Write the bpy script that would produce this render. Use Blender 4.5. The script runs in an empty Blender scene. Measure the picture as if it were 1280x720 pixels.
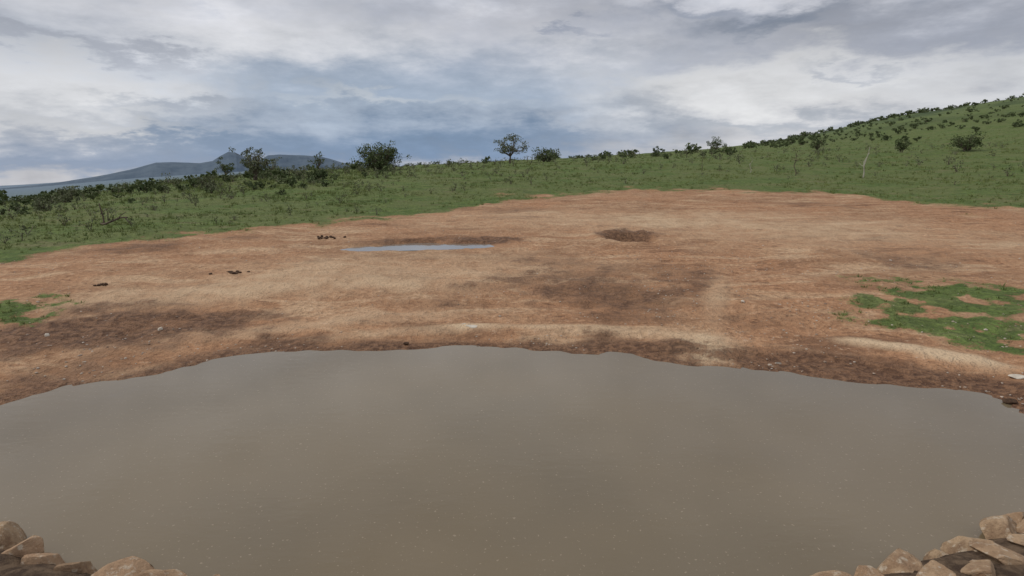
import bpy, math, numpy as np
from mathutils import Vector
rad=math.radians
scene=bpy.context.scene
scene.view_settings.view_transform='Standard'
scene.view_settings.look='None'
scene.view_settings.exposure=0

# ------------------------------------------------------------------ camera
CAMH=3.5; PITCH=rad(12.5); F=698.0
cd=bpy.data.cameras.new("camera"); cam=bpy.data.objects.new("camera",cd)
scene.collection.objects.link(cam); scene.camera=cam
cam.location=(0,0,CAMH); cam.rotation_euler=(rad(90)-PITCH,0,0)
cd.sensor_width=36; cd.lens=36*F/1280; cd.clip_start=0.1; cd.clip_end=30000
CP,SP=math.cos(PITCH),math.sin(PITCH)
def ray(u,v):
    a=(u-640)/F; b=(v-360)/F
    return np.array([a, CP-SP*b, -(CP*b+SP)])
def plane_pt(u,v,z=0.0):
    d=ray(u,v); t=(z-CAMH)/d[2]; return d[0]*t,d[1]*t

# ------------------------------------------------------------------ noise
def h2(i,j,s):
    return np.modf(np.abs(np.sin(i*127.1+j*311.7+s*74.7)*43758.5453))[0]
def vn(x,y,s=0):
    xi=np.floor(x); yi=np.floor(y); fx=x-xi; fy=y-yi
    fx=fx*fx*fx*(fx*(fx*6-15)+10); fy=fy*fy*fy*(fy*(fy*6-15)+10)
    a=h2(xi,yi,s); b=h2(xi+1,yi,s); c=h2(xi,yi+1,s); d=h2(xi+1,yi+1,s)
    return (a*(1-fx)+b*fx)*(1-fy)+(c*(1-fx)+d*fx)*fy
def fbm(x,y,s=0,o=4):
    t=0; a=.5; n=0
    for k in range(o):
        t=t+a*vn(x,y,s+k); n+=a; a*=.5
        x,y=1.6*x+1.2*y+3.1, -1.2*x+1.6*y+7.7
    return t/n*2-1
def sst(a,b,x):
    t=np.clip((x-a)/(b-a),0,1); return t*t*(3-2*t)

# ------------------------------------------------------------------ relief
RR=[1,8,12,20,40,70,100,160,260,450,900,2500,9000,13000]
COL={
-180:[.3,.3,.3,.3,.3,.3,.3,.3,0,-5,-20,-60,-200,-250],
 -90:[.15,.15,.15,.4,.5,.3,-1,-6,-14,-28,-55,-120,-300,-330],
 -60:[.15,.15,.15,.4,.6,0,-2,-7,-15,-30,-55,-115,-290,-330],
-41.8:[.15,.15,.15,.4,.6,-.2,-2,-6,-14,-30,-55,-110,-290,-400],
-33.8:[.15,.15,.15,.4,.9,.9,.2,-2.5,-9,-20,-38,-60,-172,-260],
-24.1:[.15,.15,.15,.35,.95,1.75,1.9,1.1,-3,-15,-28,-38,-80,-120],
-12.6:[.15,.15,.15,.3,1.0,2.2,2.9,2.6,0,-8,-20,-30,-50,-70],
   0:[.15,.15,.15,.3,1.0,2.4,3.7,4.7,4.5,2,-10,-30,-50,-70],
12.6:[.15,.15,.15,.3,.95,2.5,4.2,6.1,8.3,8,0,-20,-50,-70],
24.1:[.15,.15,.15,.3,.9,2.3,4.2,7.2,11.6,18.7,10,-20,-50,-70],
29.2:[.15,.15,.15,.3,.9,2.3,4.2,7.4,14.5,28,20,-10,-50,-70],
33.8:[.15,.15,.15,.3,.9,2.2,4.1,7.8,17,38,27,0,-50,-70],
41.8:[.15,.15,.15,.3,.8,2.2,4.3,8.8,22,45,36,10,-50,-70],
  60:[.15,.15,.15,.3,.8,2.2,5,11,28,60,60,20,-50,-70],
  90:[.15,.15,.15,.3,.8,2.0,4,8,15,30,30,10,-50,-70],
 180:[.3,.3,.3,.3,.3,.3,.3,.3,0,-5,-20,-60,-200,-250]}
azc=np.array(sorted(COL)); T=np.array([COL[a] for a in sorted(COL)],float)
NL=300; LG=np.linspace(0,math.log(13000),NL); AZ=np.arange(-180,181,1.0)
T1=np.array([np.interp(LG,np.log(RR),row) for row in T])
TB=np.array([np.interp(AZ,azc,T1[:,k]) for k in range(NL)]).T
def smooth(A,ax,n,k):
    for _ in range(n):
        P=np.take(A,np.clip(np.arange(-k,A.shape[ax]+k),0,A.shape[ax]-1),axis=ax)
        A=sum(np.take(P,np.arange(i,i+A.shape[ax]),axis=ax) for i in range(2*k+1))/(2*k+1)
    return A
TB=smooth(smooth(TB,1,3,3),0,3,1)
def base_h(az,r):
    a=np.clip(np.degrees(az)+180,0,359.999); l=np.clip(np.log(np.maximum(r,1))/LG[1],0,NL-1.001)
    ia=np.floor(a).astype(int); il=np.floor(l).astype(int); fa=a-ia; fl=l-il
    return (TB[ia,il]*(1-fa)+TB[ia+1,il]*fa)*(1-fl)+(TB[ia,il+1]*(1-fa)+TB[ia+1,il+1]*fa)*fl

# pond outline (far shore)
shore_px=[(0,505),(40,492),(100,483),(180,473),(230,460),(290,447),(370,440),(450,437),(560,435),(640,436),(720,440),
(748,443),(762,438),(790,440),(815,452),(850,457),(900,462),(950,465),(1010,470),(1080,478),(1150,485),(1230,493),(1255,506),(1280,522)]
sp=np.array([plane_pt(*p) for p in shore_px])
s_az=np.arctan2(sp[:,0],sp[:,1]); s_r=np.hypot(sp[:,0],sp[:,1])
s_az=np.concatenate([[-rad(180),-rad(75),-rad(58)],s_az,[rad(54),rad(75),rad(180)]])
s_r=np.concatenate([[3,7.5,10.3],s_r,[9.9,7.5,3]])
def r_shore(az): return np.interp(az,s_az,s_r)
def y_wall(x):
    x=np.clip(x,-9,9); return 3.61+np.where(x>0,.047,.036)*x*x

FEAT={}
def height(X,Y,detail=True):
    az=np.arctan2(X,Y); r=np.hypot(X,Y)
    h=base_h(az,r)
    t=r-r_shore(az)
    bank=np.where(t>0,.06*np.minimum(t,1.2)+h*sst(.3,6,t)*.95,np.maximum(t*.14,-.6))
    behind=sst(.25,-.15,Y-y_wall(X))*sst(16,11,r)
    if detail:
        a=sst(-1,3,t)
        n=fbm(X*.35,Y*.35,3,4)*.09*(.3+.7*a)+fbm(X*1.6,Y*1.6,9,3)*.045*(.35+.65*a)
        n=n+fbm(X*.07,Y*.07,21,3)*.35*sst(45,110,r)
        n=n+fbm(X*.012,Y*.012,31,4)*3.0*sst(200,450,r)*sst(4000,600,r)
        bank=bank+n
    h=bank*(1-behind)+.02*behind
    h=np.where((t>0.15)&(r<60),np.maximum(h,.012),h)
    for k,(a0,l0,wa,wl,z,mode) in FEAT.items():
        d=np.hypot((az-a0)/wa,(np.log(np.maximum(r,.1))-l0)/wl)
        if mode=='flat':
            d=d+.45*fbm(X*.8,Y*.8,77,3)
            w=sst(1.45,.85,d); h=h*(1-w)+(z)*w
        else:
            d=d+.35*fbm(X*1.3,Y*1.3,78,3)
            h=h+z*sst(1.1,.35,d)+.05*np.exp(-((d-1.25)/.22)**2)
    return h
TT=np.geomspace(3,13000,9000)
def site(u,v):
    d=ray(u,v); X=d[0]*TT; Y=d[1]*TT; Z=CAMH+d[2]*TT
    g=Z-height(X,Y,False); w=np.where(g<0)[0]
    i=w[0] if len(w) else int(np.argmin(g))
    return X[i],Y[i]
def azr(u,v):
    x,y=site(u,v); return math.atan2(x,y),math.hypot(x,y)
def blob(u,v,hu,hv):
    a,r=azr(u,v); a1,_=azr(u+hu,v); a0,_=azr(u-hu,v)
    _,r0=azr(u,v+hv); _,r1=azr(u,v-hv)
    return a,math.log(r),(a1-a0)/2,max(abs(math.log(r1/r0))/2,.01)
B_PUD=blob(520,307,88,4.5); B_HOLE=blob(790,298,36,6)
px_,py_=site(520,309); PZ=float(height(np.array([px_]),np.array([py_]),False)[0])-.03
FEAT['puddle']=(*B_PUD,PZ-.07,'flat'); FEAT['hole']=(*B_HOLE,-.42,'dip')
def hz(x,y): return float(height(np.array([float(x)]),np.array([float(y)]))[0])
def along(u,r):
    a=math.atan((u-640)/F/1.024); return r*math.sin(a), r*math.cos(a)

edge_px=[(0,328),(60,318),(130,306),(200,298),(300,290),(400,283),(480,276),(560,265),(620,252),(700,245),(800,240),(900,238),(1000,240),(1060,243),(1120,251),(1180,258),(1280,265)]
ea=np.array([azr(*p) for p in edge_px])
e_az=np.concatenate([[-math.pi,-rad(80)],ea[:,0],[rad(70),math.pi]]); e_r=np.concatenate([[12,18],ea[:,1],[30,14]])
def r_edge(az): return np.interp(az,e_az,e_r)

dark_b=[((150,410,220,28),1.2),((60,420,140,26),.7),((300,395,90,12),.5),((760,368,180,32),.9),((860,348,60,20),.7),((340,432,90,12),.8),
((545,301,100,6),.9),((610,301,38,6),1.3),((790,299,42,7),1.6),((170,312,85,6),.9),((690,325,50,10),.45),((1010,455,300,12),.65),((1150,470,170,12),.8),
((835,437,40,8),1.),((600,431,380,5),.45),((1255,490,70,22),1.),((1180,320,140,26),.35),((100,460,160,18),.4),((640,300,60,4),.6),((650,262,60,5),.5),((300,297,60,3),.6),((1020,255,90,5),.5),
((1120,330,60,14),.4),((930,400,60,10),.35),((500,380,120,12),.3),((400,325,50,8),.35),((1020,345,70,12),.3)]
pale_b=[((640,411,320,5),.7),((880,438,48,20),1.3),((1090,431,48,4),1.1),((1155,441,50,5),1.1),((1225,453,55,7),1.1),((300,365,220,18),.45),((470,340,260,26),.45),((1000,288,260,22),.5),((895,370,22,34),.6),((720,275,200,14),.4),((590,410,30,3),.8),((160,470,120,10),.4),((420,402,200,8),.5)]
green_b=[((20,388,75,18),1.1),((1200,368,170,18),1.15),((1190,398,130,24),1.05),((1262,430,90,16),1.1),((1090,400,60,10),.7)]
def ev(bl,az,lr,wob):
    s=np.zeros_like(az)
    for p,k in bl:
        a,l,wa,wl=blob(*p)
        d=np.hypot((az-a)/wa,(lr-l)/wl)+wob
        s=s+k*sst(1.45,.2,d)
    return s
def grass_mask(X,Y):
    az=np.arctan2(X,Y); r=np.hypot(X,Y)
    q=np.log(r/r_edge(az))+.09*fbm(X*.18,Y*.18,41,4)+.08*fbm(X*.8,Y*.8,43,3)
    g=sst(-.07,.10,q)
    patch=ev(green_b,az,np.log(r),.6*fbm(X*.7,Y*.7,45,4))
    patch=patch*sst(-.6,.5,fbm(X*2.2,Y*2.2,47,4)+.05)
    thin=sst(.25,.6,fbm(X*.12,Y*.12,51,4)+.1)*.3*sst(150,60,r)
    return np.clip(np.maximum(g*(1-thin),patch),0,1)

# ------------------------------------------------------------------ mesh helper
def build(name,V,groups,mats,smooth_sh=False,attrs=None,parent=None):
    me=bpy.data.meshes.new(name); V=np.asarray(V,np.float32)
    me.vertices.add(len(V)); me.vertices.foreach_set("co",V.ravel())
    li=[];st=[];mi=[];o=0
    for Fa,m in groups:
        Fa=np.asarray(Fa,np.int32)
        if Fa.size==0: continue
        k=Fa.shape[1]; li.append(Fa.ravel()); st.append(o+np.arange(len(Fa))*k); o+=Fa.size
        mi.append(np.full(len(Fa),m) if np.isscalar(m) else np.asarray(m))
    li=np.concatenate(li).astype(np.int32); st=np.concatenate(st).astype(np.int32); mi=np.concatenate(mi).astype(np.int32)
    me.loops.add(len(li)); me.loops.foreach_set("vertex_index",li)
    me.polygons.add(len(st)); me.polygons.foreach_set("loop_start",st)
    me.polygons.foreach_set("material_index",mi)
    me.polygons.foreach_set("use_smooth",np.full(len(st),smooth_sh))
    me.update(calc_edges=True)
    for m in mats: me.materials.append(m)
    if attrs:
        for k,v in attrs.items():
            if v.ndim==2:
                a=me.attributes.new(k,'FLOAT_COLOR','POINT'); a.data.foreach_set("color",v.astype(np.float32).ravel())
            else:
                a=me.attributes.new(k,'FLOAT','POINT'); a.data.foreach_set("value",v.astype(np.float32))
    ob=bpy.data.objects.new(name,me); scene.collection.objects.link(ob)
    if parent: ob.parent=parent
    return ob
def grid_faces(na,nb,wrap=False):
    i=np.arange(na-1)[:,None]*nb+np.arange(nb-1)[None]
    i=i.ravel(); return np.stack([i,i+nb,i+nb+1,i+1],1)

# ------------------------------------------------------------------ node helper
class NT:
    def __init__(s,tree): s.t=tree; s.n=tree.nodes; s.l=tree.links
    def new(s,ty,**k):
        n=s.n.new(ty)
        for a,b in k.items(): setattr(n,a,b)
        return n
    def put(s,sock,v):
        if isinstance(v,bpy.types.NodeSocket): s.l.new(v,sock)
        elif v is not None:
            if isinstance(v,(tuple,list)) and len(v)==3 and sock.type=='RGBA': v=(*v,1)
            sock.default_value=v
    def math(s,op,a,b=None,c=None,clamp=False):
        n=s.new('ShaderNodeMath',operation=op,use_clamp=clamp); s.put(n.inputs[0],a)
        if b is not None: s.put(n.inputs[1],b)
        if c is not None: s.put(n.inputs[2],c)
        return n.outputs[0]
    def vm(s,op,a,b=None,out=0):
        n=s.new('ShaderNodeVectorMath',operation=op); s.put(n.inputs[0],a)
        if b is not None: s.put(n.inputs[1],b)
        return n.outputs[out]
    def mix(s,f,a,b,bt='MIX'):
        n=s.new('ShaderNodeMix',data_type='RGBA',blend_type=bt); s.put(n.inputs[0],f); s.put(n.inputs[6],a); s.put(n.inputs[7],b); return n.outputs[2]
    def noise(s,vec,sc,det=6,ro=.55,dist=0,out='Fac'):
        n=s.new('ShaderNodeTexNoise'); s.put(n.inputs['Vector'],vec); n.inputs['Scale'].default_value=sc
        n.inputs['Detail'].default_value=det; n.inputs['Roughness'].default_value=ro; n.inputs['Distortion'].default_value=dist
        return n.outputs[out]
    def mr(s,v,a,b,c=0.,d=1.,smooth=True):
        n=s.new('ShaderNodeMapRange',interpolation_type='SMOOTHSTEP' if smooth else 'LINEAR')
        for i,x in enumerate((v,a,b,c,d)): s.put(n.inputs[i],x)
        return n.outputs[0]
    def scale(s,v,sc):
        n=s.new('ShaderNodeMapping'); s.put(n.inputs[0],v); n.inputs['Scale'].default_value=sc; return n.outputs[0]
def mat(name):
    m=bpy.data.materials.new(name); m.use_nodes=True; t=NT(m.node_tree)
    b=m.node_tree.nodes['Principled BSDF']; return m,t,b

# ---- ground material
def ground_mat():
    m,t,b=mat("ground_soil_grass")
    co=t.new('ShaderNodeTexCoord').outputs['Object']
    at=t.new('ShaderNodeAttribute',attribute_name='zones'); sp_=t.new('ShaderNodeSeparateColor'); t.l.new(at.outputs['Color'],sp_.inputs[0])
    g,dk,pl=sp_.outputs[0],sp_.outputs[1],sp_.outputs[2]
    hz_=t.new('ShaderNodeAttribute',attribute_name='haze').outputs['Fac']
    n1=t.noise(co,.22,3,.6); n2=t.noise(co,1.3,5,.72); n3=t.noise(co,7,3,.72); n4=t.noise(t.scale(co,(.35,1.0,1)),.75,5,.68,.8)
    c=t.mix(t.mr(n2,.36,.64),(.33,.182,.098),(.49,.305,.178))
    c=t.mix(t.mr(n1,.35,.60,0,.75),c,(.46,.245,.13))
    c=t.mix(t.mr(n4,.50,.66,0,.8),c,(.61,.42,.26))
    c=t.mix(t.math('MULTIPLY',t.mr(n4,.46,.35,0,.85),t.mr(n1,.4,.6,.45,1.)),c,(.21,.112,.062))
    cx=t.new('ShaderNodeCombineXYZ'); t.put(cx.inputs[0],t.math('MULTIPLY',n2,1.5)); t.put(cx.inputs[1],t.math('MULTIPLY',n4,1.5))
    v=t.new('ShaderNodeTexVoronoi'); t.put(v.inputs['Vector'],t.vm('ADD',co,cx.outputs[0])); v.inputs['Scale'].default_value=2.2
    pit_shade=t.mr(v.outputs['Distance'],.32,.05); pitm=t.mr(n1,.44,.58,.12,1.)
    c=t.mix(t.math('MULTIPLY',pit_shade,t.math('MULTIPLY',pitm,.75)),c,(.15,.078,.043))  # hoof-pit shade put into the soil colour; no relief behind it
    c=t.mix(t.mr(n3,.36,.60,.40,0),c,(.14,.072,.04))
    c=t.mix(t.mr(n3,.58,.72,0,.5),c,(.65,.48,.34))
    c=t.mix(t.math('MULTIPLY',pl,t.mr(n2,.3,.6,.5,1.),clamp=True),c,(.61,.45,.29))
    dm=t.math('ADD',t.math('MULTIPLY',dk,1.1),t.math('MULTIPLY',t.math('SUBTRACT',n2,.5),3.6)); dm=t.math('ADD',dm,t.math('MULTIPLY',t.math('SUBTRACT',n3,.5),2.0))
    dm=t.math('MULTIPLY',t.mr(dm,.1,1.3,0,.92),t.mr(dk,0,.5))
    c=t.mix(dm,c,t.mix(t.mr(n3,.35,.65),(.078,.038,.021),(.215,.115,.062)))
    gn=t.math('ADD',g,t.math('MULTIPLY',t.math('SUBTRACT',n3,.5),1.3)); gm=t.math('MULTIPLY',t.mr(gn,.28,.66),t.mr(g,0,.15))
    gc=t.mix(t.mr(n2,.35,.62),(.078,.126,.028),(.150,.205,.055))
    gc=t.mix(t.mr(n1,.40,.60,0,.6),gc,(.175,.190,.070))
    gc=t.mix(t.mr(n4,.54,.66,0,.55),gc,(.24,.195,.11))
    gc=t.mix(t.mr(n4,.46,.36,0,.5),gc,(.06,.098,.025))
    gc=t.mix(t.mr(n3,.42,.6,.5,0),gc,(.05,.068,.022))
    c=t.mix(gm,c,gc)
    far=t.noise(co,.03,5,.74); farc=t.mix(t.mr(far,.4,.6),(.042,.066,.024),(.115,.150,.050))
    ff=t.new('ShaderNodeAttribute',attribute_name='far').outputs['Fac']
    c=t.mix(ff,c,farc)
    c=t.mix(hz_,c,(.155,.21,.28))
    t.put(b.inputs['Base Color'],c)
    t.put(b.inputs['Roughness'],t.mr(dm,0,1,.95,.75)); b.inputs['Specular IOR Level'].default_value=.18
    hh=t.math('ADD',t.math('MULTIPLY',n2,.6),t.math('MULTIPLY',n3,.3))
    bp=t.new('ShaderNodeBump'); bp.inputs['Strength'].default_value=1.; bp.inputs['Distance'].default_value=.32; t.put(bp.inputs['Height'],hh)
    t.put(b.inputs['Normal'],bp.outputs[0]); return m
M_GROUND=ground_mat()

def water_mat(name,base,deep):
    m,t,b=mat(name); co=t.new('ShaderNodeTexCoord').outputs['Object']
    c=t.mix(t.mr(t.noise(co,.25,3,.55),.35,.65),base,deep)
    sp2=t.noise(co,26,1,.5); c=t.mix(t.mr(sp2,.68,.74,0,.6),c,(.32,.255,.175))
    t.put(b.inputs['Base Color'],c); b.inputs['IOR'].default_value=1.46
    b.inputs['Roughness'].default_value=.04
    hh=t.noise(t.scale(co,(1,2.2,1)),3.5,3,.6)
    bp=t.new('ShaderNodeBump'); bp.inputs['Strength'].default_value=.06; bp.inputs['Distance'].default_value=.03; t.put(bp.inputs['Height'],hh)
    t.put(b.inputs['Normal'],bp.outputs[0]); return m
M_WATER=water_mat("muddy_water",(.184,.142,.086),(.158,.124,.077))
M_PUD=water_mat("puddle_water",(.22,.19,.16),(.2,.17,.14))

def simple(name,cols,sc=3,rough=.9,island=0.5,bump=.3,bd=.02,white=None):
    m,t,b=mat(name); co=t.new('ShaderNodeTexCoord').outputs['Object']
    n=t.noise(co,sc,3,.65)
    c=t.mix(t.mr(n,.35,.65),cols[0],cols[1])
    if island:
        ri=t.new('ShaderNodeNewGeometry').outputs['Random Per Island']
        c=t.mix(t.mr(ri,0,1,0,island,False),c,cols[2])
    if white: c=t.mix(t.mr(t.noise(co,sc*2.3,6,.7),.53,.66,0,.75),c,white)
    t.put(b.inputs['Base Color'],c); b.inputs['Roughness'].default_value=rough; b.inputs['Specular IOR Level'].default_value=.2
    if bump:
        bp=t.new('ShaderNodeBump'); bp.inputs['Strength'].default_value=bump; bp.inputs['Distance'].default_value=bd
        t.put(bp.inputs['Height'],t.noise(co,sc*5,5,.7)); t.put(b.inputs['Normal'],bp.outputs[0])
    return m
M_LEAF=simple("leaf_dark_green",((.05,.078,.03),(.095,.125,.048),(.15,.175,.08)),.5,.8,.8,0)
M_LEAFG=simple("leaf_grey_green",((.085,.105,.055),(.125,.145,.075),(.195,.20,.115)),.4,.85,.8,0)
M_GRASS=simple("grass_blades",((.075,.125,.03),(.155,.205,.055),(.24,.24,.10)),.25,.85,.75,0)
M_BARK=simple("bark",((.09,.07,.055),(.16,.13,.10),(.1,.08,.06)),6,.9,.2,.4)
M_DEAD=simple("dead_wood_pale",((.38,.34,.29),(.5,.46,.4),(.3,.26,.2)),6,.9,.3,.3)
M_DEADD=simple("dead_wood_dark",((.10,.075,.055),(.17,.13,.1),(.08,.06,.05)),6,.9,.3,.3)
M_STONE=simple("wall_stone",((.27,.175,.105),(.54,.38,.235),(.56,.36,.22)),5.5,.9,.7,1.,.05,white=(.70,.60,.46))
M_MORTAR=simple("mortar",((.10,.065,.043),(.24,.165,.105),(.1,.08,.06)),9,.95,0,1.,.06)
M_PEB=simple("pebbles",((.17,.11,.075),(.34,.24,.17),(.55,.48,.40)),4,.9,.9,.4)
M_WHITE=simple("pale_stone",((.50,.44,.36),(.66,.6,.5),(.4,.35,.3)),5,.9,0,.5)
M_DUNG=simple("dung",((.05,.03,.02),(.11,.065,.04),(.08,.05,.03)),9,.95,.4,.8)
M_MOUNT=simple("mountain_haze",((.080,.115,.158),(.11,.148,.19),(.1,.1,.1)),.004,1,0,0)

# ------------------------------------------------------------------ terrain
azs=np.concatenate([np.arange(-180,-72,3.),np.arange(-72,72,.17),np.arange(72,180.1,3.)])
rs=np.concatenate([[.02,.6,1.2,1.8],np.geomspace(2.4,13000,640)])
A,R=np.meshgrid(np.radians(azs),rs,indexing='ij')
X=(R*np.sin(A)).ravel(); Y=(R*np.cos(A)).ravel()
Z=height(X,Y); az=np.arctan2(X,Y); r=np.hypot(X,Y)
wob=.5*fbm(X*.45,Y*.45,61,4)+.3*fbm(X*1.8,Y*1.8,63,3)
t_=r-r_shore(az)
dk=ev(dark_b,az,np.log(r),wob)
dk=dk+.9*sst(.5,.0,t_+.3*fbm(X*1.3,Y*1.3,65,3))*(r<16)+.35*sst(1.8,.2,t_+.8*fbm(X*.6,Y*.6,66,3))
pl_=ev(pale_b,az,np.log(r),wob*.8)
g_=grass_mask(X,Y)
# churned mud in the damp areas, crusts slightly raised
land=sst(.1,.9,t_)*sst(45,25,r)
Z=Z+land*(.055*np.clip(dk,0,1.2)*fbm(X*2.6,Y*2.6,83,3)+.05*np.clip(pl_,0,1))
zones=np.stack([g_,np.clip(dk,0,1.6),np.clip(pl_,0,1.2),np.ones_like(g_)],1)
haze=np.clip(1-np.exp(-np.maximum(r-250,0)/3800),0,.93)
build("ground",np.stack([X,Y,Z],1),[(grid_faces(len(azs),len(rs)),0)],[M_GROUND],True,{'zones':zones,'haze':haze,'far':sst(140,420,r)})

# ------------------------------------------------------------------ pond + puddle
gx=np.linspace(-13,13,60); gy=np.linspace(2.4,13.5,40); GX,GY=np.meshgrid(gx,gy,indexing='ij')
build("pond_water",np.stack([GX.ravel(),GY.ravel(),0*GX.ravel()],1),[(grid_faces(60,40)[:,::-1],0)],[M_WATER],True)
a0,l0,wa,wl=B_PUD
ths=np.linspace(0,2*math.pi,64,endpoint=False)
pv=[(math.exp(l0)*math.sin(a0),math.exp(l0)*math.cos(a0),PZ)]
for th in ths:
    aa=a0+1.3*wa*math.cos(th); rr=math.exp(l0+1.3*wl*math.sin(th)); pv.append((rr*math.sin(aa),rr*math.cos(aa),PZ))
build("puddle_water",pv,[([(0,1+(i+1)%64,1+i) for i in range(64)],0)],[M_PUD])

# ------------------------------------------------------------------ mountains
prof=[(-200,250),(0,235),(60,229),(120,220),(165,211),(182,206.5),(195,203),(215,202.5),(250,203.5),(266,201),(276,195),(287,189.5),(296,190.5),(306,196),(318,200.5),(326,199.5),(336,194),(350,193),(380,194),(400,195),(412,198),(428,203),(460,206),(520,210),(620,214)]
pa=np.array([math.atan((u-640)/F/1.024) for u,_ in prof]); pvv=np.array([v for _,v in prof])
ma=np.linspace(pa[0],pa[-1],900); mt=np.linspace(-1,1,41)
MA,MT=np.meshgrid(ma,mt,indexing='ij')
MR=8200+MT*1500
top=CAMH+MR*np.cos(MA)*(205-np.interp(MA,pa,pvv))/732
fl=-420.
nz=fbm(MA*60,MT*2.5,5,5)
MZ=fl+(top-fl)*(1-np.abs(MT)**1.5)+nz*(22*np.minimum(1,np.abs(MT)*4)+3)
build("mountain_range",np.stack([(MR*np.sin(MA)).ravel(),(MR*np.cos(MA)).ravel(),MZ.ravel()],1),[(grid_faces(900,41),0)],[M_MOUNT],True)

# ------------------------------------------------------------------ vegetation
def leaves(rng,C,Rd,n,size,flat=.7):
    k=rng.integers(0,len(C),n); d=rng.normal(size=(n,3)); d/=np.linalg.norm(d,axis=1)[:,None]
    p=C[k]+d*(Rd[k]*rng.uniform(.25,1,n)**.6)[:,None]*np.array([1,1,flat])
    u=rng.normal(size=(n,3)); u/=np.linalg.norm(u,axis=1)[:,None]
    w=np.cross(u,rng.normal(size=(n,3))); w/=np.linalg.norm(w,axis=1)[:,None]
    s=(size*rng.uniform(.5,1.3,n))[:,None]
    V=np.stack([p-u*s*.6,p+w*s*.35,p+u*s*.6,p-w*s*.35],1).reshape(-1,3)
    return V,np.arange(4*n).reshape(-1,4)
def tube(p0,p1,r0,r1,n=5):
    p0=np.array(p0,float);p1=np.array(p1,float); d=p1-p0; L=np.linalg.norm(d)+1e-9; d/=L
    a=np.cross(d,[.3,.9,.2]); a/=np.linalg.norm(a)+1e-9; b=np.cross(d,a)
    th=np.arange(n)*2*math.pi/n; ring=np.cos(th)[:,None]*a+np.sin(th)[:,None]*b
    V=np.concatenate([p0+ring*r0,p1+ring*r1]); Fq=[(i,(i+1)%n,n+(i+1)%n,n+i) for i in range(n)]
    return V,np.array(Fq)
class MB:
    def __init__(s): s.V=[];s.G=[];s.o=0
    def add(s,V,F,m=0): s.V.append(V); s.G.append((np.asarray(F)+s.o,m)); s.o+=len(V)
    def get(s): return np.concatenate(s.V),s.G
def bent(mb,rng,p0,p1,r0,r1,m=0,seg=3,j=.08):
    p0=np.array(p0,float);p1=np.array(p1,float);L=np.linalg.norm(p1-p0);pts=[p0]
    for i in range(1,seg): pts.append(p0+(p1-p0)*i/seg+rng.normal(size=3)*L*j)
    pts.append(p1)
    for i in range(seg):
        V,Fq=tube(pts[i],pts[i+1],r0+(r1-r0)*i/seg,r0+(r1-r0)*(i+1)/seg); mb.add(V,Fq,m)
    return pts
def tree(seed,H,W,fork=.3,nl=900,ls=.22,limbs=6,flat=.5,stems=1,open_=.5,low=.45):
    rng=np.random.default_rng(seed); mb=MB(); C=[];Rd=[]
    for s in range(stems):
        b0=np.array([rng.normal()*.12*W*(stems>1),rng.normal()*.12*W*(stems>1),-.15]); f=b0+np.array([rng.normal()*.05*W,rng.normal()*.05*W,fork*H+.15])
        bent(mb,rng,b0,f,H*.035,H*.026,0,3,.05)
        for i in range(limbs):
            th=2*math.pi*(i+rng.uniform(-.3,.3))/limbs; q=rng.uniform(.25,.95)
            e=f+np.array([math.cos(th)*W*.42*q,math.sin(th)*W*.42*q,(H*(1-fork))*rng.uniform(low,.88)*(1.05-.3*q)])
            pts=bent(mb,rng,f,e,H*.018,H*.008,0,3,.08)
            for k in range(4):
                s0=pts[rng.integers(1,4)]; e2=s0+np.array([rng.normal()*W*.13,rng.normal()*W*.13,abs(rng.normal())*H*.10])
                e2[2]=min(e2[2],H*.95)
                bent(mb,rng,s0,e2,H*.007,H*.003,0,2,.1)
                if rng.uniform()>open_*.35: C.append(e2); Rd.append(W*rng.uniform(.07,.14))
            C.append(e); Rd.append(W*rng.uniform(.08,.16))
    C=np.array(C);Rd=np.array(Rd); V,Fq=leaves(rng,C,Rd,nl,ls,flat); mb.add(V,Fq,1)
    return mb.get()
def put(name,VG,x,y,mats,rot=0,sc=1):
    V,G=VG; ob=build(name,V,G,mats); ob.location=(x,y,hz(x,y)-.03); ob.rotation_euler=(0,0,rot); ob.scale=(sc,)*3; return ob
L=[M_BARK,M_LEAF]; LG_=[M_BARK,M_LEAFG]
x,y=along(638,112); put("acacia_tree",tree(41,6.0,7.6,.22,1500,.26,9,.6,1,.7,.25),x,y,LG_)
x,y=along(313,72); put("acacia_tree",tree(12,4.1,3.9,.15,1900,.18,7,.75,2,.2,.3),x,y,LG_)
x,y=along(279,88); put("acacia_tree",tree(13,3.0,2.9,.2,800,.18,6,.75,1,.3),x,y,L)
x,y=along(401,95); put("acacia_tree",tree(14,3.3,3.2,.28,420,.18,6,.6,1,.7),x,y,L)
x,y=along(893,150); put("acacia_tree",tree(15,4.3,5.2,.2,800,.26,7,.65,1,.3,.3),x,y,L)
x,y=along(337,84); put("acacia_tree",tree(16,2.8,2.9,.3,420,.17,5,.6,1,.6),x,y,LG_)
x,y=along(475,88); put("bush",tree(21,4.0,7.2,.02,5200,.24,10,.9,4,.0,.25),x,y,L)
x,y=along(687,110); put("bush",tree(22,3.3,5.2,.03,2200,.24,8,.9,3,.0,.25),x,y,L)
x,y=along(257,58); put("bush",tree(23,1.6,2.2,.03,900,.13,7,.8,2,.1,.2),x,y,LG_)
x,y=along(818,130); put("bush",tree(24,2.5,2.8,.08,800,.22,6,.8,2,.1,.2),x,y,L)
x,y=along(1018,150); put("bush",tree(25,3.4,3.8,.08,1100,.24,6,.8,2,.1,.2),x,y,L)
x,y=along(1200,120); put("bush",tree(26,2.7,5.0,.04,1900,.24,7,.8,3,.0,.2),x,y,L)
x,y=along(1122,118); put("bush",tree(27,2.6,2.8,.06,900,.22,6,.8,2,.1,.2),x,y,L)
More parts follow.
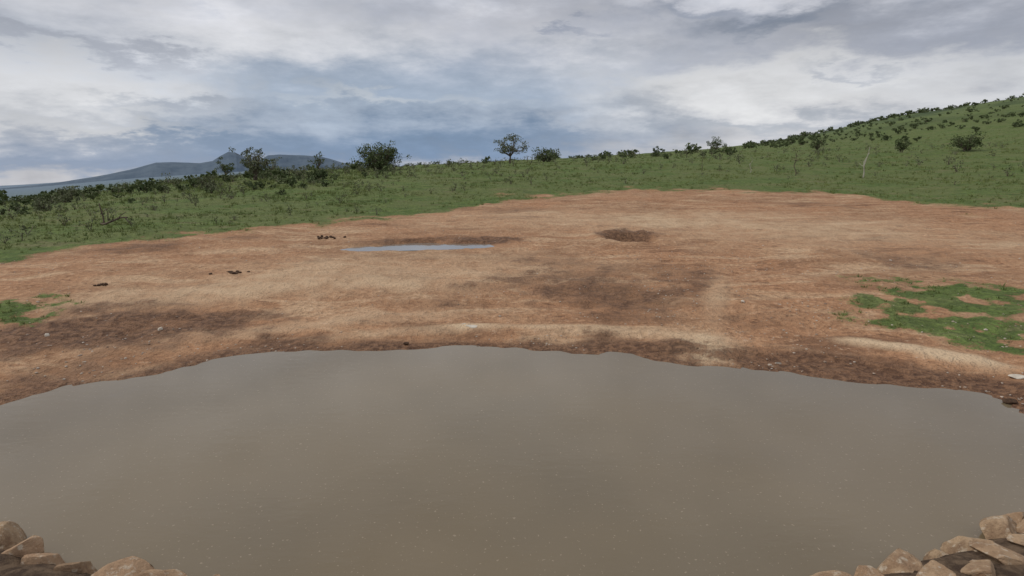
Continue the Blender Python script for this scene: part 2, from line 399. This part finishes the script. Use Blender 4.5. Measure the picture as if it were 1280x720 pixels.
x,y=along(80,58); put("bush",tree(28,1.4,2.4,.03,800,.15,6,.8,2,.1,.15),x,y,LG_)
x,y=along(46,46); put("bush",tree(29,1.0,1.5,.03,500,.12,6,.8,2,.2,.15),x,y,LG_)
x,y=along(372,66); put("bush",tree(30,1.8,1.4,.1,420,.13,6,.8,1,.3,.2),x,y,LG_)

# dead snags
def snag(seed,H,lean,nb,thin=.03):
    rng=np.random.default_rng(seed); mb=MB(); p=bent(mb,rng,(0,0,-.1),(lean,0,H),thin*1.3,thin*.5,0,5,.03)
    for i in range(nb):
        s0=p[rng.integers(1,5)]; e=s0+np.array([rng.normal()*H*.16,rng.normal()*H*.1,abs(rng.normal())*H*.16]); bent(mb,rng,s0,e,thin*.55,thin*.25,0,3,.08)
    return mb.get()
x,y=along(1081,66); put("dead_tree",snag(1,3.0,.25,3,.05),x,y,[M_DEAD])
x,y=along(996,68); put("dead_tree",snag(2,2.6,-.1,11,.04),x,y,[M_DEADD])
x,y=along(938,72); put("dead_tree",snag(3,1.8,.05,3,.03),x,y,[M_DEAD])
x,y=along(878,74); put("dead_tree",snag(4,1.5,-.05,3,.03),x,y,[M_DEADD])
rng=np.random.default_rng(8); mb=MB()
bent(mb,rng,(-.6,0,.05),(.6,.1,.35),.06,.035,0,4,.05); bent(mb,rng,(-.55,0,-.1),(-.6,.05,1.0),.04,.025,0,4,.04)
bent(mb,rng,(.2,0,.25),(.5,.2,.6),.025,.015,0,3,.1); bent(mb,rng,(-.1,0,.2),(.3,-.2,.5),.025,.015,0,3,.1); bent(mb,rng,(-.58,.02,.5),(-.2,.1,.75),.02,.012,0,3,.1)
bent(mb,rng,(.5,.1,.3),(.9,.0,.0),.035,.02,0,3,.05)
x,y=site(143,281); put("dead_branch",mb.get(),x,y,[M_DEADD])

# scattered masses
def scatter(name,tmpls,P,S,mats,rng,sq=None):
    Vs=[];Fs=[];Ms=[];o=0
    k=rng.integers(0,len(tmpls),len(P)); Zg=height(P[:,0],P[:,1])
    for ti,(V,G) in enumerate(tmpls):
        idx=np.where(k==ti)[0]
        if not len(idx): continue
        th=rng.uniform(0,2*math.pi,len(idx)); c,s=np.cos(th),np.sin(th); sc=S[idx]
        X_=V[None,:,0]*c[:,None]-V[None,:,1]*s[:,None]; Y_=V[None,:,0]*s[:,None]+V[None,:,1]*c[:,None]; Z_=np.repeat(V[None,:,2],len(idx),0)
        st=rng.uniform(.75,1.3,len(idx))
        W_=np.stack([X_*sc[:,None]+P[idx,0][:,None],Y_*sc[:,None]+P[idx,1][:,None],Z_*(sc*st)[:,None]+Zg[idx][:,None]],2)
        n=len(V); Vs.append(W_.reshape(-1,3))
        for Fq,m in G:
            Fs.append(((np.asarray(Fq)[None]+(np.arange(len(idx))*n)[:,None,None]+o).reshape(-1,Fq.shape[1]),m))
        o+=n*len(idx)
    return build(name,np.concatenate(Vs),Fs,mats)
def tuft(seed,nb=9):
    rng=np.random.default_rng(seed); V=[]
    for i in range(nb):
        th=rng.uniform(0,6.28); q=rng.uniform(0,.12); b=np.array([math.cos(th)*q,math.sin(th)*q,-.02]); d=rng.uniform(0,6.28); w=np.array([math.cos(d),math.sin(d),0])*.022
        tip=b+np.array([math.cos(th)*rng.uniform(.02,.16),math.sin(th)*rng.uniform(.02,.16),rng.uniform(.10,.22)])
        V+= [b-w,b+w,tip]
    return np.array(V),[(np.arange(3*nb).reshape(-1,3),0)]
rng=np.random.default_rng(5)
def sample(n,a0,a1,r0,r1):
    a=np.radians(rng.uniform(a0,a1,n)); rr=np.exp(rng.uniform(math.log(r0),math.log(r1),n)); return np.stack([rr*np.sin(a),rr*np.cos(a)],1),rr
P,rr=sample(105000,-56,56,7,190); gm=grass_mask(P[:,0],P[:,1]); az_=np.arctan2(P[:,0],P[:,1])
clump=sst(-.25,.5,fbm(P[:,0]*.3,P[:,1]*.3,91,4))
keep=(rng.uniform(size=len(P))<(gm>.3)*gm*(.08+.75*clump))&(rr-r_shore(az_)>.8); P=P[keep]; rr=rr[keep]; az_=az_[keep]
S=(.3+.9*rng.uniform(size=len(P))**1.8)*np.clip(rr/50,.5,1.8)*np.where((az_<-.25)&(rr>25),1.35,1.)
scatter("grass",[tuft(i) for i in range(6)],P,S,[M_GRASS],rng)
# low shrubs in the grass
def shrub(seed,n,ls,h=1.,w=1.):
    rng=np.random.default_rng(seed); C=np.stack([rng.normal(size=9)*.28*w,rng.normal(size=9)*.28*w,rng.uniform(.2,.75,9)*h],1); Rd=rng.uniform(.16,.34,9)
    mb=MB()
    for c in C[:5]: bent(mb,rng,(0,0,-.1),c,.025,.01,0,2,.08)
    V,Fq=leaves(rng,C,Rd,n,ls,.8); mb.add(V,Fq,1); return mb.get()
P,rr=sample(5600,-56,56,22,150); gm=grass_mask(P[:,0],P[:,1]); az_=np.arctan2(P[:,0],P[:,1])
dens=.2+.8*sst(-.1,.5,fbm(P[:,0]*.06,P[:,1]*.06,95,3)); past=np.log(rr/r_edge(az_))
dens=dens*np.where(az_<-.2,1.7,.7)
keep=(gm>.6)&(rng.uniform(size=len(P))<dens*sst(.03,.5,past)); P=P[keep]; rr=rr[keep]
scatter("low_shrubs",[shrub(i,45,.15) for i in range(5)],P,(.2+.8*rng.uniform(size=len(P))**2)*np.clip(rr/60,.7,1.5),LG_,rng)
# bush masses
Ps=[];Ss=[]
def addm(n,a0,a1,r0,r1,s0,s1,th=-9,sc=.01):
    P,rr=sample(n,a0,a1,r0,r1); k=fbm(P[:,0]*sc,P[:,1]*sc,99,3)>th; Ps.append(P[k]); Ss.append(s0+(s1-s0)*rng.uniform(0,1,k.sum())**1.8)
addm(110,22,58,170,470,1.0,2.6); addm(600,22,58,200,480,.5,1.4); addm(420,22,58,350,560,.9,2.9)
addm(60,0,28,120,280,.9,2.4); addm(40,-14,20,100,200,.6,1.6)
addm(90,-45,-12,60,200,.7,1.8); addm(90,-58,-18,45,110,.5,1.2); addm(260,-58,-8,200,900,1.2,3.2); addm(650,-58,-5,800,3500,3,8,0,.002)
P=np.concatenate(Ps);S=np.concatenate(Ss)
scatter("bush_thicket",[shrub(50+i,120,.26,1.,1.1) for i in range(6)],P,S,L,rng)

# ------------------------------------------------------------------ rocks
import bmesh
def rock_template(seed,sub=3,cuts=9,dmin=.5,dmax=.82):
    bm=bmesh.new(); bmesh.ops.create_icosphere(bm,subdivisions=sub,radius=1)
    V=np.array([v.co[:] for v in bm.verts]); Fq=np.array([[v.index for v in f.verts] for f in bm.faces]); bm.free()
    rng=np.random.default_rng(seed)
    for i in range(cuts):
        n=rng.normal(size=3); n/=np.linalg.norm(n); d=rng.uniform(dmin,dmax); e=np.maximum(V@n-d,0); V=V-e[:,None]*n*.96
    V=V+.07*(fbm(V[:,0]*2.5+seed,V[:,1]*2.5+V[:,2]*1.7,seed,4))[:,None]*V
    V/=np.abs(V).max(0)
    return V,Fq
ROCKS=[rock_template(i) for i in range(10)]
SLAB=[rock_template(60+i,5,14,.45,.72) for i in range(12)]
rng=np.random.default_rng(17); mb=MB()
# stone wall along the near edge of the pond
def arc_pts(x0,x1,step):
    xs=[x0]
    while xs[-1]<x1: xs.append(xs[-1]+rng.uniform(.85,1.15)*step/math.sqrt(1+(.09*xs[-1])**2))
    return xs
for row,off in enumerate([.04,-.25,-.56,-.88]):
    for x0 in arc_pts(-7.5+rng.uniform(0,.3),7.5,.41):
        x=x0; sl=(.094 if x>0 else .072)*x; nrm=np.array([-sl,1])/math.hypot(1,sl)
        o=off+rng.normal()*.03
        V,Fq=SLAB[rng.integers(12)]; dims=np.array([rng.uniform(.21,.31),rng.uniform(.16,.22),rng.uniform(.09,.14)])
        if row==0: dims[2]=.19
        th=math.atan(sl)+rng.normal()*.3; c,s=math.cos(th),math.sin(th); W=V*dims
        W[:,2]+=W[:,0]*rng.normal()*.15+W[:,1]*rng.normal()*.15
        W=np.stack([W[:,0]*c-W[:,1]*s,W[:,0]*s+W[:,1]*c,W[:,2]],1)
        z=[.02,.14,.17,.15][row]+rng.normal()*.02
        W=W+np.array([x+nrm[0]*o,float(y_wall(x))+nrm[1]*o,z]); mb.add(W,Fq,0)
# mortar bed
xs=np.linspace(-8,8,500); prof_=[(.12,-.5),(.10,-.05),(.04,.09),(-.06,.16),(-.2,.205),(-.4,.22),(-.6,.22),(-.8,.20),(-1.,.14),(-1.2,.05),(-1.3,-.2)]
xx=np.repeat(xs,len(prof_)); oo=np.tile([p[0] for p in prof_],500); zz=np.tile([p[1] for p in prof_],500)
sl=np.where(xx>0,.094,.072)*xx; q=np.hypot(1,sl)
mb.add(np.stack([xx-sl/q*oo,y_wall(xx)+oo/q,zz+.035*fbm(xx*5,oo*5,3,3)],1),grid_faces(500,len(prof_)),1)
Vw,Gw=mb.get(); build("stone_wall",Vw,Gw,[M_STONE,M_MORTAR],True)

# pebbles & gravel
PT=[rock_template(30+i,1,5) for i in range(4)]; PT=[(v*np.array([1,.8,.6]),[(f,0)]) for v,f in PT]
rng=np.random.default_rng(23); P,rr=sample(12000,-56,56,8,48); az_=np.arctan2(P[:,0],P[:,1]); k=(rr-r_shore(az_)>.1)&(rr<r_edge(az_))&(rng.uniform(size=len(P))<sst(-.2,.4,fbm(P[:,0]*.4,P[:,1]*.4,12,3))+.08*1)
P=P[k]; scatter("gravel",PT,P,rng.uniform(.008,.03,len(P))**1.0*np.where(rng.uniform(size=len(P))>.97,1.8,1),[M_PEB],rng)
def single(name,u,v,dims,m,seed=0,rot=0):
    V,Fq=ROCKS[seed%10]; x,y=site(u,v); ob=build(name,V*np.array(dims),[(Fq,0)],[m],True); ob.location=(x,y,hz(x,y)+dims[2]*.4); ob.rotation_euler=(0,0,rot)
single("pale_rock",590,411,(.18,.13,.05),M_WHITE,1); single("pale_rock",580,409,(.08,.07,.05),M_WHITE,2)
single("pale_rock",60,421,(.05,.05,.05),M_WHITE,3); single("pale_rock",200,413,(.06,.05,.05),M_WHITE,4)
single("rock",508,432,(.06,.05,.04),M_DUNG,5); single("rock",1262,503,(.10,.07,.05),M_DUNG,6); single("pale_rock",1272,472,(.14,.1,.04),M_WHITE,7)
single("pale_rock",928,379,(.05,.05,.04),M_WHITE,8)
def pile(name,u,v,n,spread,s,seed):
    rng=np.random.default_rng(seed); mb=MB()
    for i in range(n):
        V,Fq=ROCKS[rng.integers(10)]; q=s*rng.uniform(.5,1.3); mb.add(V*np.array([q,q*.9,q*.75])+np.array([rng.normal()*spread,rng.normal()*spread*.6,q*.4+max(0,rng.normal()*s*.3)]),Fq,0)
    Vp,Gp=mb.get(); x,y=site(u,v); ob=build(name,Vp,Gp,[M_DUNG],True); ob.location=(x,y,hz(x,y))
pile("dung_pile",292,342,26,.2,.05,1); pile("dung_pile",410,297,24,.28,.06,2); pile("dung_pile",128,355,12,.13,.045,3); pile("dung_pile",855,436,9,.1,.03,4)

# ------------------------------------------------------------------ light
SUN_EL=rad(48); SUN_AZ=rad(-80)
sd=bpy.data.lights.new("sun",'SUN'); sd.energy=1.5; sd.angle=rad(12); sd.color=(1,.95,.87)
so=bpy.data.objects.new("sun",sd); scene.collection.objects.link(so)
dv=Vector((math.sin(SUN_AZ)*math.cos(SUN_EL),math.cos(SUN_AZ)*math.cos(SUN_EL),math.sin(SUN_EL)))
so.rotation_euler=dv.to_track_quat('Z','Y').to_euler(); so.location=(-20,5,30)

w=bpy.data.worlds.new("World"); scene.world=w; w.use_nodes=True
t=NT(w.node_tree); bg=w.node_tree.nodes['Background']; bg.inputs['Strength'].default_value=.1
sky=t.new('ShaderNodeTexSky',sky_type='NISHITA'); sky.sun_disc=False; sky.sun_elevation=SUN_EL; sky.sun_rotation=SUN_AZ
D=t.new('ShaderNodeTexCoord').outputs['Generated']
sx_=t.new('ShaderNodeSeparateXYZ'); t.l.new(D,sx_.inputs[0]); dz=t.math('MAXIMUM',sx_.outputs[2],0.0)
inv=t.math('DIVIDE',1.0,t.math('ADD',dz,.22))
cb=t.new('ShaderNodeCombineXYZ'); t.put(cb.inputs[0],t.math('MULTIPLY',sx_.outputs[0],inv)); t.put(cb.inputs[1],t.math('MULTIPLY',sx_.outputs[1],inv))
Pc=cb.outputs[0]
nA=t.noise(Pc,1.1,5,.6); nB=t.noise(Pc,2.6,5,.62)
# cloud-edge warp of the directions used to place the cloud banks
dA=t.noise(t.scale(D,(1,1,2.0)),4.2,6,.60); dB=t.noise(t.scale(D,(1,1,3.2)),6.0,6,.62)
wc=t.new('ShaderNodeCombineXYZ'); t.put(wc.inputs[0],t.math('MULTIPLY',t.math('SUBTRACT',dA,.5),.50)); t.put(wc.inputs[2],t.math('MULTIPLY',t.math('SUBTRACT',dB,.5),.17))
Dw=t.vm('ADD',D,wc.outputs[0])
def sblob(u,v,hu,hv,soft=.1):
    d=ray(u,v); d=d/np.linalg.norm(d); k=np.linalg.norm(ray(u,v))*F
    n=t.vm('MULTIPLY',t.vm('SUBTRACT',Dw,tuple(d)),(k/hu,.6*k/hu,k/hv))
    return t.mr(t.vm('LENGTH',n,out=1),1.35,soft)
c=t.mix(t.mr(nA,.35,.65),(4.8,5.0,5.6),(6.9,6.9,7.2))
c=t.mix(t.mr(nB,.5,.68,0,.5),c,(4.2,4.5,5.3))
def over(c,u,v,hu,hv,col,k,soft=.1):
    return t.mix(t.math('MULTIPLY',sblob(u,v,hu,hv,soft),k),c,col)
c=over(c,480,120,430,62,(3.2,4.0,5.2),.85)
c=over(c,540,178,340,36,(1.8,2.7,4.2),.95)
c=over(c,330,188,240,24,(1.8,2.7,4.2),.8)
c=over(c,80,205,260,22,(2.4,3.2,4.6),.85)
c=over(c,1150,40,320,66,(3.0,3.2,3.8),.85)
c=over(c,700,15,240,30,(4.2,4.3,4.8),.5)
c=over(c,1000,110,280,38,(7.5,7.5,7.6),.95,.35)
c=over(c,1210,100,130,22,(6.0,6.1,6.4),.6)
c=over(c,60,110,200,52,(7.4,7.4,7.6),.9)
c=over(c,290,45,230,34,(7.1,7.1,7.3),.7)
c=over(c,950,30,120,20,(2.0,2.3,2.9),.9)
c=over(c,870,12,80,12,(2.7,3.0,3.7),.8)
c=over(c,1092,87,60,8,(3.5,3.8,4.5),.6)
c=over(c,715,45,45,7,(3.4,3.7,4.5),.8)
c=over(c,90,62,120,11,(4.0,4.2,4.8),.85)
c=over(c,225,132,80,10,(3.7,4.1,4.9),.8)
c=over(c,480,122,130,9,(5.9,6.2,6.6),.6)
c=over(c,760,150,120,12,(5.0,5.3,5.9),.6)
c=over(c,130,165,130,9,(6.3,6.4,6.7),.7)
c=over(c,930,160,190,10,(4.2,4.6,5.3),.7)
c=over(c,380,-190,460,120,(8.0,8.0,8.1),.85)  # bright patch above the view, added for the water to reflect
fine=t.mr(dB,.3,.7,.80,1.16,False)
s_=t.new('ShaderNodeVectorMath',operation='SCALE'); t.put(s_.inputs[0],c); t.put(s_.inputs['Scale'],fine); c=s_.outputs[0]
c=t.mix(.93,sky.outputs[0],c)
t.put(bg.inputs['Color'],c)
